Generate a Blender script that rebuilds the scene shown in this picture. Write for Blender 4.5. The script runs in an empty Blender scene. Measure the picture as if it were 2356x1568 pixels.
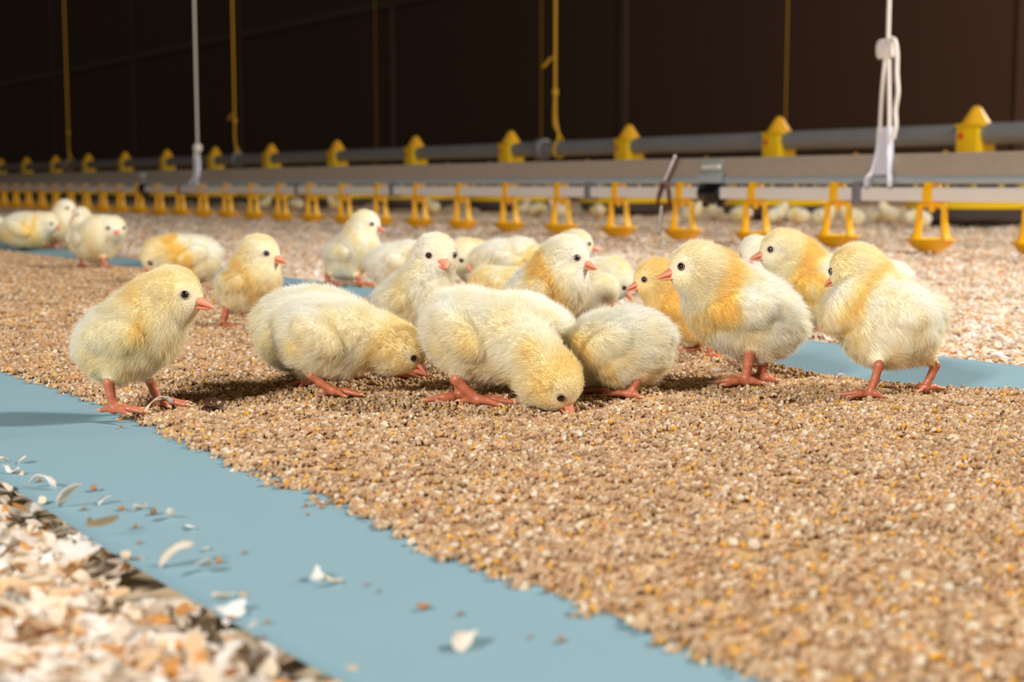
import bpy, bmesh, math, random
import numpy as np
import openvdb as vdb
from mathutils import Matrix, Vector, kdtree

random.seed(7)
RNG = np.random.default_rng(7)
SC = bpy.context.scene
COL = SC.collection

# ------------------------------------------------------------------ camera
FPX, CX, CY = 3300.0, 1178.0, 784.0          # focal length in pixels, image centre (2356 x 1568)
HOR, VPX = 424.0, -1100.0                    # horizon row, vanishing column of the house's long axis
CAM_H = 0.12
PITCH = math.atan((CY - HOR) / FPX)
TH = math.atan((CX - VPX) / FPX * math.cos(PITCH))
# world: X runs along the drinker and feeder lines, Y across the house to the dark wall, Z up
FW = np.array([-math.cos(TH), math.sin(TH), 0.0])
RT = np.array([math.sin(TH), math.cos(TH), 0.0])
UP = np.array([0.0, 0.0, 1.0])
CFW = FW * math.cos(PITCH) - UP * math.sin(PITCH)
CUP = FW * math.sin(PITCH) + UP * math.cos(PITCH)
EYE = np.array([0.0, 0.0, CAM_H])
cam_data = bpy.data.cameras.new('camera')
cam_data.sensor_width = 36.0
cam_data.lens = FPX / 2356.0 * 36.0
cam_data.clip_start, cam_data.clip_end = 0.02, 200
cam_data.dof.use_dof = True
cam_data.dof.focus_distance = 0.78
cam_data.dof.aperture_fstop = 13.5
cam = bpy.data.objects.new('camera', cam_data)
COL.objects.link(cam)
m = Matrix.Identity(4)
for i in range(3):
    m[i][0], m[i][1], m[i][2], m[i][3] = RT[i], CUP[i], -CFW[i], EYE[i]
cam.matrix_world = m
SC.camera = cam

# ------------------------------------------------------------------ world and light
world = bpy.data.worlds.new('world')
SC.world = world
world.use_nodes = True
world.node_tree.nodes['Background'].inputs[0].default_value = (1.0, 0.86, 0.7, 1)
world.node_tree.nodes['Background'].inputs[1].default_value = 0.035
SC.view_settings.view_transform = 'Standard'
SC.view_settings.look = 'None'
SC.view_settings.gamma = 1.0
SC.view_settings.exposure = 0.0
SC.view_settings.use_curve_mapping = False
SC.cycles.max_bounces = 5
SC.cycles.adaptive_threshold = 0.02
SC.cycles.diffuse_bounces = 4
SC.cycles.glossy_bounces = 2
SC.cycles.transmission_bounces = 3
SC.cycles.transparent_max_bounces = 6
SC.cycles.caustics_reflective = False
SC.cycles.caustics_refractive = False


def flash(name, r, f, z, target, size, power, color):
    """a photographer's strobe with a small softbox, at r metres right and f metres ahead of the camera"""
    d = bpy.data.lights.new(name, 'AREA')
    d.shape = 'DISK'
    d.size = size
    d.energy = power
    d.color = color
    o = bpy.data.objects.new(name, d)
    COL.objects.link(o)
    p = Vector(RT * r + FW * f + UP * z)
    t = Vector(RT * target[0] + FW * target[1] + UP * target[2])
    o.location = p
    o.rotation_euler = (t - p).to_track_quat('-Z', 'Y').to_euler()


flash("strobe_light", -1.55, -2.05, 1.65, (0.05, 1.3, 0.03), 0.60, 150, (1.0, 0.97, 0.93))


def wall_fill_lamp(r, f, z, power):
    """one of the house's own ceiling lamps, above and right of the view"""
    d = bpy.data.lights.new('wall_fill_light', 'POINT')
    d.energy = power
    d.shadow_soft_size = .12
    d.color = (1.0, .86, .68)
    o = bpy.data.objects.new('wall_fill_light', d)
    COL.objects.link(o)
    o.location = Vector(RT * r + FW * f + UP * z)


wall_fill_lamp(5.0, 6.5, 2.8, 520)  # added fill with no visible source, lifts the wall and lines at right
flash("strobe_light", 2.35, 1.12, 1.95, (0.0, 1.3, 0.03), 0.50, 113, (1.0, 0.97, 0.93))


# ------------------------------------------------------------------ geometry helpers
def ray(px, py):
    d = CFW + (px - CX) / FPX * RT - (py - CY) / FPX * CUP
    return d


def on_z(px, py, z=0.0):
    d = ray(px, py)
    return EYE + d * ((z - CAM_H) / d[2])


def on_y(px, py, y):
    d = ray(px, py)
    return EYE + d * (y / d[1])


def at_depth(px, py, dep):
    d = ray(px, py)
    return EYE + d * (dep / d.dot(FW))


def unit(v):
    v = np.asarray(v, float)
    return v / max(np.linalg.norm(v), 1e-12)


def put(o, parent=None):
    COL.objects.link(o)
    if parent is not None:
        o.parent = parent
    return o


def mesh_obj(name, verts, faces, mat, parent=None, smooth=True, colors=None):
    me = bpy.data.meshes.new(name)
    verts = np.asarray(verts, np.float32)
    if isinstance(faces, np.ndarray):
        k = faces.shape[1]
        me.vertices.add(len(verts))
        me.vertices.foreach_set('co', verts.ravel())
        me.loops.add(faces.size)
        me.loops.foreach_set('vertex_index', faces.astype(np.int32).ravel())
        me.polygons.add(len(faces))
        me.polygons.foreach_set('loop_start', np.arange(0, faces.size, k, dtype=np.int32))
        me.update(calc_edges=True)
    else:
        me.from_pydata([tuple(map(float, v)) for v in verts], [], faces)
    if smooth:
        me.polygons.foreach_set('use_smooth', np.ones(len(me.polygons), bool))
    if colors is not None:
        a = me.attributes.new('col', 'FLOAT_COLOR', 'POINT')
        c = np.ones((len(verts), 4), np.float32)
        c[:, :3] = colors
        a.data.foreach_set('color', c.ravel())
    me.update()
    o = bpy.data.objects.new(name, me)
    if mat is not None:
        me.materials.append(mat)
    return put(o, parent)


def empty(name, loc, label=None, cat=None, group=None):
    o = bpy.data.objects.new(name, None)
    o.empty_display_size = 0.01
    o.location = Vector(loc)
    COL.objects.link(o)
    tag(o, label, cat, group)
    return o


def tag(o, label=None, cat=None, group=None, kind=None):
    if label: o['label'] = label
    if cat: o['category'] = cat
    if group: o['group'] = group
    if kind: o['kind'] = kind
    return o


class MB:
    """collects verts and faces of one mesh"""
    def __init__(self):
        self.v, self.f = [], []

    def add(self, v, f):
        n = len(self.v)
        self.v += [tuple(map(float, p)) for p in v]
        self.f += [tuple(i + n for i in q) for q in f]
        return self

    def box(self, x0, x1, y0, y1, z0, z1, bev=0.0):
        b = bmesh.new()
        bmesh.ops.create_cube(b, size=1.0)
        for v in b.verts:
            v.co = Vector((x0 + (v.co.x + .5) * (x1 - x0), y0 + (v.co.y + .5) * (y1 - y0), z0 + (v.co.z + .5) * (z1 - z0)))
        if bev > 0:
            bmesh.ops.bevel(b, geom=b.edges[:], offset=bev, segments=2, affect='EDGES', profile=.6)
        b.verts.index_update()
        self.add([v.co for v in b.verts], [[v.index for v in f.verts] for f in b.faces])
        b.free()
        return self

    def tube(self, pts, rad, seg=12, cap=True, squash=None):
        pts = [np.asarray(p, float) for p in pts]
        n = len(pts)
        if not hasattr(rad, '__len__'):
            rad = [rad] * n
        V, F = [], []
        ref = None
        for i in range(n):
            t = unit(pts[min(i + 1, n - 1)] - pts[max(i - 1, 0)])
            if ref is None:
                ref = np.array([0, 0, 1.0]) if abs(t[2]) < .9 else np.array([1.0, 0, 0])
            a = unit(ref - t * ref.dot(t))
            b = np.cross(t, a)
            ref = a
            for k in range(seg):
                an = 2 * math.pi * k / seg
                q = 1.0 if squash is None else squash
                V.append(pts[i] + rad[i] * (math.cos(an) * a + q * math.sin(an) * b))
        for i in range(n - 1):
            for k in range(seg):
                k2 = (k + 1) % seg
                F.append((i * seg + k, i * seg + k2, (i + 1) * seg + k2, (i + 1) * seg + k))
        if cap:
            F.append(tuple(range(seg))[::-1])
            F.append(tuple((n - 1) * seg + k for k in range(seg)))
        return self.add(V, F)

    def lathe(self, prof, c=(0, 0, 0), seg=32, sx=1.0, sy=1.0):
        V, F = [], []
        for r, z in prof:
            for k in range(seg):
                an = 2 * math.pi * k / seg
                V.append((c[0] + sx * r * math.cos(an), c[1] + sy * r * math.sin(an), c[2] + z))
        for i in range(len(prof) - 1):
            for k in range(seg):
                k2 = (k + 1) % seg
                F.append((i * seg + k, i * seg + k2, (i + 1) * seg + k2, (i + 1) * seg + k))
        return self.add(V, F)

    def build(self, name, mat, parent=None, smooth=True, angle=40):
        o = mesh_obj(name, self.v, self.f, mat, parent, smooth=False)
        if smooth:
            o.data.polygons.foreach_set('use_smooth', np.ones(len(o.data.polygons), bool))
            o.data.set_sharp_from_angle(angle=math.radians(angle))
        return o


def bez(pts, n=8):
    """Catmull-Rom through the points"""
    pts = [np.asarray(p, float) for p in pts]
    P = [2 * pts[0] - pts[1]] + pts + [2 * pts[-1] - pts[-2]]
    out = []
    for i in range(1, len(P) - 2):
        for k in range(n):
            t = k / n
            a, b, c, d = P[i - 1], P[i], P[i + 1], P[i + 2]
            out.append(.5 * ((2 * b) + (c - a) * t + (2 * a - 5 * b + 4 * c - d) * t * t + (3 * b - a - 3 * c + d) * t ** 3))
    out.append(pts[-1])
    return out


class Noise:
    """cheap smooth noise: a sum of random plane waves"""
    def __init__(self, freq, seed, n=10, dim=3):
        r = np.random.default_rng(seed)
        k = r.normal(size=(n, dim))
        k /= np.linalg.norm(k, axis=1, keepdims=True)
        self.k = k * freq * r.uniform(.5, 1.7, (n, 1)) * 2 * math.pi
        self.p = r.uniform(0, 2 * math.pi, n)
        self.n = n

    def __call__(self, P):
        return np.sin(P @ self.k.T + self.p).sum(-1) / math.sqrt(self.n / 2) * .6


# ------------------------------------------------------------------ materials
def new_mat(name):
    mt = bpy.data.materials.new(name)
    mt.use_nodes = True
    nt = mt.node_tree
    b = nt.nodes['Principled BSDF']
    return mt, nt, b


def srgb(r, g, b):
    f = lambda c: (c / 255 / 12.92) if c <= 10.3 else ((c / 255 + .055) / 1.055) ** 2.4
    return (f(r), f(g), f(b), 1.0)


def plain(name, rgb, rough=.5, metal=0.0, var=.12, scale=60.0, bump=0.0, spec=.5, trans=0.0, sss=0.0):
    mt, nt, b = new_mat(name)
    N = nt.nodes
    tc = N.new('ShaderNodeTexCoord')
    nz = N.new('ShaderNodeTexNoise')
    nz.inputs['Scale'].default_value = scale
    nz.inputs['Detail'].default_value = 4
    nt.links.new(tc.outputs['Object'], nz.inputs['Vector'])
    mx = N.new('ShaderNodeMix'); mx.data_type = 'RGBA'
    c = srgb(*rgb)
    mx.inputs[6].default_value = tuple(x * (1 - var) for x in c[:3]) + (1,)
    mx.inputs[7].default_value = tuple(min(1, x * (1 + var)) for x in c[:3]) + (1,)
    nt.links.new(nz.outputs['Fac'], mx.inputs[0])
    nt.links.new(mx.outputs[2], b.inputs['Base Color'])
    b.inputs['Roughness'].default_value = rough
    b.inputs['Metallic'].default_value = metal
    b.inputs['Specular IOR Level'].default_value = spec
    if trans: b.inputs['Transmission Weight'].default_value = trans
    if sss:
        b.inputs['Subsurface Weight'].default_value = sss
        b.inputs['Subsurface Radius'].default_value = (.004, .0015, .001)
        b.inputs['Subsurface Scale'].default_value = .4
    if bump:
        bp = N.new('ShaderNodeBump')
        bp.inputs['Strength'].default_value = bump
        bp.inputs['Distance'].default_value = .002
        nt.links.new(nz.outputs['Fac'], bp.inputs['Height'])
        nt.links.new(bp.outputs[0], b.inputs['Normal'])
    return mt


def attr_mat(name, rough=.7, jitter=.25, translucent=0.0, spec=.3):
    """colour from the mesh's own 'col' attribute, varied a little from piece to piece"""
    mt, nt, b = new_mat(name)
    N = nt.nodes
    at = N.new('ShaderNodeAttribute'); at.attribute_name = 'col'
    oi = N.new('ShaderNodeObjectInfo')
    mr = N.new('ShaderNodeMapRange')
    mr.inputs[3].default_value = 1 - jitter
    mr.inputs[4].default_value = 1 + jitter * .5
    nt.links.new(oi.outputs['Random'], mr.inputs[0])
    vm = N.new('ShaderNodeVectorMath'); vm.operation = 'SCALE'
    nt.links.new(at.outputs['Color'], vm.inputs[0])
    nt.links.new(mr.outputs[0], vm.inputs['Scale'])
    nt.links.new(vm.outputs[0], b.inputs['Base Color'])
    b.inputs['Roughness'].default_value = rough
    b.inputs['Specular IOR Level'].default_value = spec
    if translucent:
        tr = N.new('ShaderNodeBsdfTranslucent')
        nt.links.new(vm.outputs[0], tr.inputs[0])
        ms = N.new('ShaderNodeMixShader')
        ms.inputs[0].default_value = translucent
        nt.links.new(b.outputs[0], ms.inputs[1])
        nt.links.new(tr.outputs[0], ms.inputs[2])
        nt.links.new(ms.outputs[0], N['Material Output'].inputs[0])
    return mt


def fluff_mat(name):
    """down: paler towards the tip of each strand"""
    mt, nt, b = new_mat(name)
    N = nt.nodes
    N.remove(b)
    at = N.new('ShaderNodeAttribute'); at.attribute_name = 'col'
    hi = N.new('ShaderNodeHairInfo')
    mx = N.new('ShaderNodeMix'); mx.data_type = 'RGBA'
    mx.inputs[7].default_value = (.96, .92, .80, 1)
    mm = N.new('ShaderNodeMath'); mm.operation = 'MULTIPLY'; mm.inputs[1].default_value = .35
    nt.links.new(hi.outputs['Intercept'], mm.inputs[0])
    nt.links.new(mm.outputs[0], mx.inputs[0])
    nt.links.new(at.outputs['Color'], mx.inputs[6])
    df = N.new('ShaderNodeBsdfDiffuse')
    tr = N.new('ShaderNodeBsdfTranslucent')
    gl = N.new('ShaderNodeBsdfGlossy'); gl.inputs['Roughness'].default_value = .4
    gl.inputs['Color'].default_value = (1, .95, .85, 1)
    nt.links.new(mx.outputs[2], df.inputs[0])
    nt.links.new(mx.outputs[2], tr.inputs[0])
    m1 = N.new('ShaderNodeMixShader'); m1.inputs[0].default_value = .42
    nt.links.new(df.outputs[0], m1.inputs[1]); nt.links.new(tr.outputs[0], m1.inputs[2])
    m2 = N.new('ShaderNodeMixShader'); m2.inputs[0].default_value = .03
    nt.links.new(m1.outputs[0], m2.inputs[1]); nt.links.new(gl.outputs[0], m2.inputs[2])
    nt.links.new(m2.outputs[0], N['Material Output'].inputs[0])
    return mt


M = {}
M['fluff'] = fluff_mat('chick_down')
M['skin'] = attr_mat('chick_skin', rough=.9, jitter=0.0)
M['beak'] = plain('pink_beak_horn', (228, 148, 116), rough=.38, var=.1, scale=300, sss=.25)
M['egg_tooth'] = plain('pale_beak_tip', (240, 190, 160), rough=.4)
M['eye'] = plain('dark_eye', (14, 11, 12), rough=.06, var=.05, spec=.8)
M['lid'] = plain('grey_eyelid_skin', (150, 128, 112), rough=.7, scale=900)
M['claw'] = plain('pale_claw', (215, 165, 130), rough=.4)
M['yellow'] = plain('yellow_plastic', (248, 186, 18), rough=.38, var=.05, scale=20)
M['yellow3'] = plain('amber_plastic', (243, 180, 40), rough=.4, var=.05, scale=20)
M['yellow2'] = plain('lemon_plastic', (240, 196, 20), rough=.4, var=.05, scale=20)
M['white_plastic'] = plain('white_plastic', (222, 214, 208), rough=.35, var=.04, scale=20)
M['clear_plastic'] = plain('frosted_plastic', (205, 205, 215), rough=.3, var=.04, scale=20)
M['grey_plastic'] = plain('grey_plastic', (120, 116, 122), rough=.45, var=.06, scale=30)
M['plate'] = plain('greenish_zinc_plate', (150, 160, 152), rough=.5, var=.1, scale=60)
M['black_plastic'] = plain('black_plastic', (18, 17, 19), rough=.18, var=.1, scale=30)
M['tube_steel'] = plain('grey_galvanised_pipe', (140, 141, 144), rough=.5, metal=.25, var=.12, scale=14)
M['alu'] = plain('dull_aluminium', (166, 152, 138), rough=.55, metal=.2, var=.10, scale=45, bump=.1)
M['alu_tube'] = plain('brushed_aluminium', (168, 178, 184), rough=.36, metal=.2, var=.08, scale=30)
M['chrome'] = plain('chrome_links', (200, 195, 195), rough=.2, metal=1.0, var=.05)
M['brown'] = plain('brown_rubber', (92, 46, 30), rough=.5, var=.2)
M['red'] = plain('red_print', (214, 60, 30), rough=.5)
M['pan'] = plain('dark_grey_pan', (74, 64, 62), rough=.5, var=.1, scale=14)
M['cord_white'] = plain('white_cord', (226, 218, 210), rough=.8, var=.08, scale=500, bump=.3)
M['cord_yellow'] = plain('yellow_rope', (214, 164, 26), rough=.8, var=.15, scale=500, bump=.3)
M['paper'] = plain('blue_paper', (130, 160, 170), rough=.8, var=.025, scale=25, bump=.03, spec=.2)
M['wall'] = plain('dark_brown_sheet', (96, 72, 60), rough=.6, var=.10, scale=.8)
M['wall_strip'] = plain('brown_cover_strip', (110, 87, 72), rough=.5, var=.1, scale=3)
M['burnt'] = plain('dark_dropping', (66, 38, 22), rough=.4, var=.8, scale=420, bump=1.0)
M['granule'] = attr_mat('feed_granules', rough=.75, jitter=.18)
M['flake'] = attr_mat('wood_shavings', rough=.7, jitter=.14, translucent=.36)


def ground_mat(name, cols, scale, rough=.9, bump=.6, dist=.004):
    mt, nt, b = new_mat(name)
    N = nt.nodes
    tc = N.new('ShaderNodeTexCoord')
    vo = N.new('ShaderNodeTexVoronoi')
    vo.inputs['Scale'].default_value = scale
    nt.links.new(tc.outputs['Object'], vo.inputs['Vector'])
    rp = N.new('ShaderNodeValToRGB')
    e = rp.color_ramp.elements
    while len(e) < len(cols):
        e.new(.5)
    for i, c in enumerate(cols):
        e[i].position = i / (len(cols) - 1)
        e[i].color = srgb(*c)
    sp = N.new('ShaderNodeSeparateColor')
    nt.links.new(vo.outputs['Color'], sp.inputs[0])
    nt.links.new(sp.outputs[0], rp.inputs[0])
    nt.links.new(rp.outputs[0], b.inputs['Base Color'])
    b.inputs['Roughness'].default_value = rough
    b.inputs['Specular IOR Level'].default_value = .2
    bp = N.new('ShaderNodeBump')
    bp.inputs['Strength'].default_value = bump
    bp.inputs['Distance'].default_value = dist
    nt.links.new(sp.outputs[1], bp.inputs['Height'])
    nt.links.new(bp.outputs[0], b.inputs['Normal'])
    return mt


M['litter'] = ground_mat('wood_shaving_litter', [(224, 190, 152), (236, 210, 176), (243, 224, 198), (228, 190, 146), (247, 234, 214)], 110)
M['feed_bed'] = ground_mat('feed_bed', [(164, 132, 98), (178, 144, 108), (190, 156, 120), (196, 154, 90), (172, 138, 100)], 420, dist=.0015)


# ------------------------------------------------------------------ layout of the ground
def edge_fn(pts):
    w = np.array([on_z(*p)[:2] for p in pts])
    w = w[np.argsort(w[:, 0])]
    return lambda x: np.interp(x, w[:, 0], w[:, 1])


PF_pts = [(-260, 955), (0, 1130), (90, 1182), (180, 1240), (300, 1318), (420, 1392), (560, 1478), (710, 1568), (1100, 1800)]
FF_pts = [(-500, 655), (-250, 750), (0, 855), (120, 888), (245, 935), (300, 962), (350, 985), (420, 1025), (500, 1065), (570, 1095), (650, 1125),
          (740, 1160), (850, 1200), (930, 1250), (1000, 1285), (1080, 1318), (1150, 1340), (1240, 1378), (1330, 1415), (1420, 1462), (1500, 1490),
          (1600, 1530), (1700, 1568), (2100, 1750), (2600, 2000)]
FB_pts = [(-300, 536), (0, 577), (300, 619), (680, 672), (1100, 728), (1560, 792), (1640, 806), (1700, 826), (1800, 845), (1900, 864), (2000, 880), (2200, 897), (2356, 905), (2700, 955)]
PB_pts = [(-300, 523), (0, 561), (120, 576), (270, 595), (680, 646), (1100, 700), (1545, 756), (1850, 797), (2100, 826), (2356, 857), (2700, 900)]
paper_front, feed_front, feed_back, paper_back = map(edge_fn, (PF_pts, FF_pts, FB_pts, PB_pts))


def cam_rf(P):
    return P[..., 0] * RT[0] + P[..., 1] * RT[1], P[..., 0] * FW[0] + P[..., 1] * FW[1]


n_paper = Noise(2.2, 3, dim=2)
n_feed = Noise(14, 4, dim=2)
n_litter = Noise(7, 5, dim=2)
n_litter2 = Noise(30, 6, dim=2)


def paper_z(x, y):
    P = np.stack([x, y], -1)
    z = .0012 * n_paper(P)
    d = y - paper_front(x)
    z += .004 * np.exp(-np.maximum(d, 0) / .03)
    d2 = paper_back(x) - y
    z += .004 * np.exp(-np.maximum(d2, 0) / .03)
    return z


def feed_z(x, y):
    P = np.stack([x, y], -1)
    e = np.minimum(y - feed_front(x), feed_back(x) - y)
    return paper_z(x, y) + np.clip(e / .02, 0, 1) * .0022 + .0012 * n_feed(P) * np.clip(e / .03, 0, 1)


def litter_z(x, y):
    P = np.stack([x, y], -1)
    d = np.maximum(paper_front(x) - y, y - paper_back(x))
    return -.010 + .006 * np.clip(d / .035, 0, 1) + (.0035 * n_litter(P) + .002 * n_litter2(P)) * np.clip(d / .03, 0, 1)


def grid_mesh(name, xs, y0, y1, ny, zf, mat, parent=None):
    xs = np.asarray(xs)
    t = np.linspace(0, 1, ny)
    Y = y0(xs)[:, None] * (1 - t) + y1(xs)[:, None] * t
    X = np.repeat(xs[:, None], ny, 1)
    Z = zf(X, Y)
    V = np.stack([X, Y, Z], -1).reshape(-1, 3)
    i = np.arange((len(xs) - 1) * ny).reshape(len(xs) - 1, ny)[:, :-1].ravel()
    F = np.stack([i, i + ny, i + ny + 1, i + 1], -1)
    return mesh_obj(name, V, F, mat, parent)


def const(v):
    return lambda x: np.full_like(np.asarray(x, float), v)


# floor: a coarse slab for the whole house, a finer relief near the camera
fl = MB().box(-45, 14, -8, 12.0, -.30, -.022).build('floor', M['litter'], smooth=False)
tag(fl, kind='structure')
near_floor = grid_mesh('litter_bed', np.linspace(-14, 3, 700), const(-.8), const(6.0), 280, litter_z, M['litter'])
tag(near_floor, 'pale wood shaving litter covering the floor of the house', 'litter', kind='stuff')

xs = np.concatenate([np.linspace(-14, -2.6, 160), np.linspace(-2.55, 1.1, 380)])
pp = grid_mesh('paper_strip', xs, paper_front, paper_back, 60, paper_z, M['paper'])
sd = pp.modifiers.new('thickness', 'SOLIDIFY'); sd.thickness = .0006; sd.offset = -1
tag(pp, 'long pale blue paper strip laid on the litter under the feed', 'paper')

fb = grid_mesh('feed_bed', xs, lambda x: feed_front(x) + .007, lambda x: feed_back(x) - .007, 60, lambda x, y: feed_z(x, y) - .0004, M['feed_bed'])
tag(fb, 'thick spread of tan feed crumbs on the blue paper', 'feed', kind='stuff')


# ------------------------------------------------------------------ scattered granules and shavings (instanced clusters)
def instancer(name, pts, rot, scl, idx, coll):
    me = bpy.data.meshes.new(name)
    me.vertices.add(len(pts))
    me.vertices.foreach_set('co', np.asarray(pts, np.float32).ravel())
    for an, ty, dat, key in (('rot', 'FLOAT_VECTOR', rot, 'vector'), ('scl', 'FLOAT', scl, 'value'), ('pick', 'INT', idx, 'value')):
        a = me.attributes.new(an, ty, 'POINT')
        a.data.foreach_set(key, np.asarray(dat, np.int32 if ty == 'INT' else np.float32).ravel())
    o = put(bpy.data.objects.new(name, me))
    ng = bpy.data.node_groups.new(name + '_scatter', 'GeometryNodeTree')
    ng.interface.new_socket('Geometry', in_out='INPUT', socket_type='NodeSocketGeometry')
    ng.interface.new_socket('Geometry', in_out='OUTPUT', socket_type='NodeSocketGeometry')
    N, L = ng.nodes, ng.links
    gi, go = N.new('NodeGroupInput'), N.new('NodeGroupOutput')
    ip = N.new('GeometryNodeInstanceOnPoints')
    ci = N.new('GeometryNodeCollectionInfo')
    ci.inputs['Collection'].default_value = coll
    ci.inputs['Separate Children'].default_value = True
    ci.inputs['Reset Children'].default_value = True
    ip.inputs['Pick Instance'].default_value = True

    def na(nm, ty):
        a = N.new('GeometryNodeInputNamedAttribute')
        a.data_type = ty
        a.inputs['Name'].default_value = nm
        return a.outputs['Attribute']
    L.new(gi.outputs[0], ip.inputs['Points'])
    L.new(ci.outputs[0], ip.inputs['Instance'])
    L.new(na('pick', 'INT'), ip.inputs['Instance Index'])
    L.new(na('rot', 'FLOAT_VECTOR'), ip.inputs['Rotation'])
    L.new(na('scl', 'FLOAT'), ip.inputs['Scale'])
    L.new(ip.outputs[0], go.inputs[0])
    md = o.modifiers.new('scatter', 'NODES')
    md.node_group = ng
    return o


ICO = bmesh.new()
bmesh.ops.create_icosphere(ICO, subdivisions=1, radius=1.0)
ICO_V = np.array([v.co[:] for v in ICO.verts]); ICO.verts.index_update()
ICO_F = np.array([[v.index for v in f.verts] for f in ICO.faces])
ICO.free()
FEED_COLS = [((198, 160, 120), 5), ((208, 172, 132), 4), ((186, 146, 106), 3.5), ((220, 188, 148), 2.0), ((168, 128, 90), 1.2),
             ((226, 172, 84), 1.3), ((236, 164, 50), .6), ((232, 210, 178), .7), ((204, 146, 100), .9)]
FC = np.array([srgb(*c)[:3] for c, w in FEED_COLS]) * np.array([.86, .88, .92]); FWT = np.array([w for c, w in FEED_COLS]); FWT = FWT / FWT.sum()
FLAKE_COLS = [((248, 237, 222), 5), ((245, 228, 203), 4), ((240, 204, 160), 2.0), ((250, 245, 238), 4), ((230, 166, 96), 1.2)]
KC = np.array([srgb(*c)[:3] for c, w in FLAKE_COLS]); KW = np.array([w for c, w in FLAKE_COLS]); KW = KW / KW.sum()


def granule_arrays(rng, size, center):
    s = size * rng.uniform(.65, 1.25, 3)
    V = ICO_V * rng.uniform(.72, 1.2, (12, 1)) * s
    a = rng.normal(size=(3, 3)); q, _ = np.linalg.qr(a)
    return V @ q.T + center


def flake_arrays(rng, length, width, center):
    """a curled, slightly twisted shaving: two rows of quads with a little thickness from its curl"""
    nu = 6
    curl = rng.uniform(-2.6, 2.6)
    tw = rng.uniform(-.6, .6)
    u = np.linspace(-.5, .5, nu)
    if abs(curl) < .2: curl = .4
    x = np.sin(u * curl) / curl * length
    z = (1 - np.cos(u * curl)) / curl * length
    wd = width * (1 - .55 * (2 * np.abs(u)) ** 2.5) * rng.uniform(.75, 1.15, nu)
    V = []
    cup = rng.uniform(-.25, .25)
    for i in range(nu):
        for k in (-1, 0, 1):
            y = k * wd[i] / 2
            V.append((x[i] + y * tw * u[i], y + rng.normal() * .0002, z[i] + cup * abs(y)))
    V = np.array(V)
    r = Matrix.Rotation(rng.uniform(0, 6.283), 3, 'Z') @ Matrix.Rotation(rng.normal() * .45, 3, 'X') @ Matrix.Rotation(rng.normal() * .35, 3, 'Y')
    V = V @ np.array(r).T + center
    F = [[i * 3 + k, i * 3 + k + 1, (i + 1) * 3 + k + 1, (i + 1) * 3 + k] for i in range(nu - 1) for k in (0, 1)]
    return V, np.array(F)


def unlinked(name, objs):
    c = bpy.data.collections.new(name)
    for o in objs:
        COL.objects.unlink(o)
        c.objects.link(o)
    return c


gl_objs = []
for k in range(14):
    r = np.random.default_rng(100 + k)
    V, F, C = [], [], []
    for j in range(8):
        a, d = r.uniform(0, 6.283), .0044 * math.sqrt(r.uniform())
        v = granule_arrays(r, r.uniform(.0009, .0016), (d * math.cos(a), d * math.sin(a), r.uniform(-.0003, .0011)))
        F.append(ICO_F + 12 * j); V.append(v)
        C.append(np.repeat(FC[r.choice(len(FC), p=FWT)][None], 12, 0))
    gl_objs.append(mesh_obj('granule_cluster', np.concatenate(V), np.concatenate(F), M['granule'], smooth=False, colors=np.concatenate(C)))
GRAN = unlinked('granule_clusters', gl_objs)
fk_objs = []
for k in range(14):
    r = np.random.default_rng(300 + k)
    V, F, C = [], [], []
    n = 0
    for j in range(16):
        a, d = r.uniform(0, 6.283), .016 * math.sqrt(r.uniform())
        v, f = flake_arrays(r, r.uniform(.004, .011), r.uniform(.0022, .0055), (d * math.cos(a), d * math.sin(a), r.uniform(-.001, .004)))
        F.append(f + n); V.append(v); n += len(v)
        C.append(np.repeat(KC[r.choice(len(KC), p=KW)][None], len(v), 0))
    fk_objs.append(mesh_obj('shaving_cluster', np.concatenate(V), np.concatenate(F), M['flake'], smooth=True, colors=np.concatenate(C)))
FLAK = unlinked('shaving_clusters', fk_objs)


def frustum_points(n, d0, d1, rng, margin=.32):
    """random ground points within sight of the camera (and a step to its side), d0..d1 ahead"""
    f = np.sqrt(rng.uniform(d0 ** 2, d1 ** 2, n))
    r = rng.uniform(-1, 1, n) * (.375 * f + margin)
    P = r[:, None] * RT[:2] + f[:, None] * FW[:2]
    return P, f


def scatter_feed():
    out = []
    for d0, d1, den in ((.29, .75, 40000), (.75, 1.15, 32000), (1.15, 2.6, 15000)):
        area = .375 * (d1 ** 2 - d0 ** 2) + .64 * (d1 - d0)
        P, f = frustum_points(int(area * den), d0, d1, RNG)
        x, y = P[:, 0], P[:, 1]
        wob = RNG.normal(size=len(x)) * .0016
        k = (y > feed_front(x) + .0015 + wob) & (y < feed_back(x) - .0015 + wob)
        s = np.where(f > 1.15, 1.3, 1.0) * RNG.uniform(.85, 1.15, len(f))
        out.append(np.column_stack([P, feed_z(x, y), s])[k])
    A = np.concatenate(out)
    n = len(A)
    rot = np.column_stack([RNG.normal(size=n) * .15, RNG.normal(size=n) * .15, RNG.uniform(0, 6.283, n)])
    o = instancer('feed_crumble', A[:, :3], rot, A[:, 3], RNG.integers(0, 14, n), GRAN)
    tag(o, 'tan and yellow feed crumbs heaped loosely over the paper', 'feed', kind='stuff')
    return n


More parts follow.
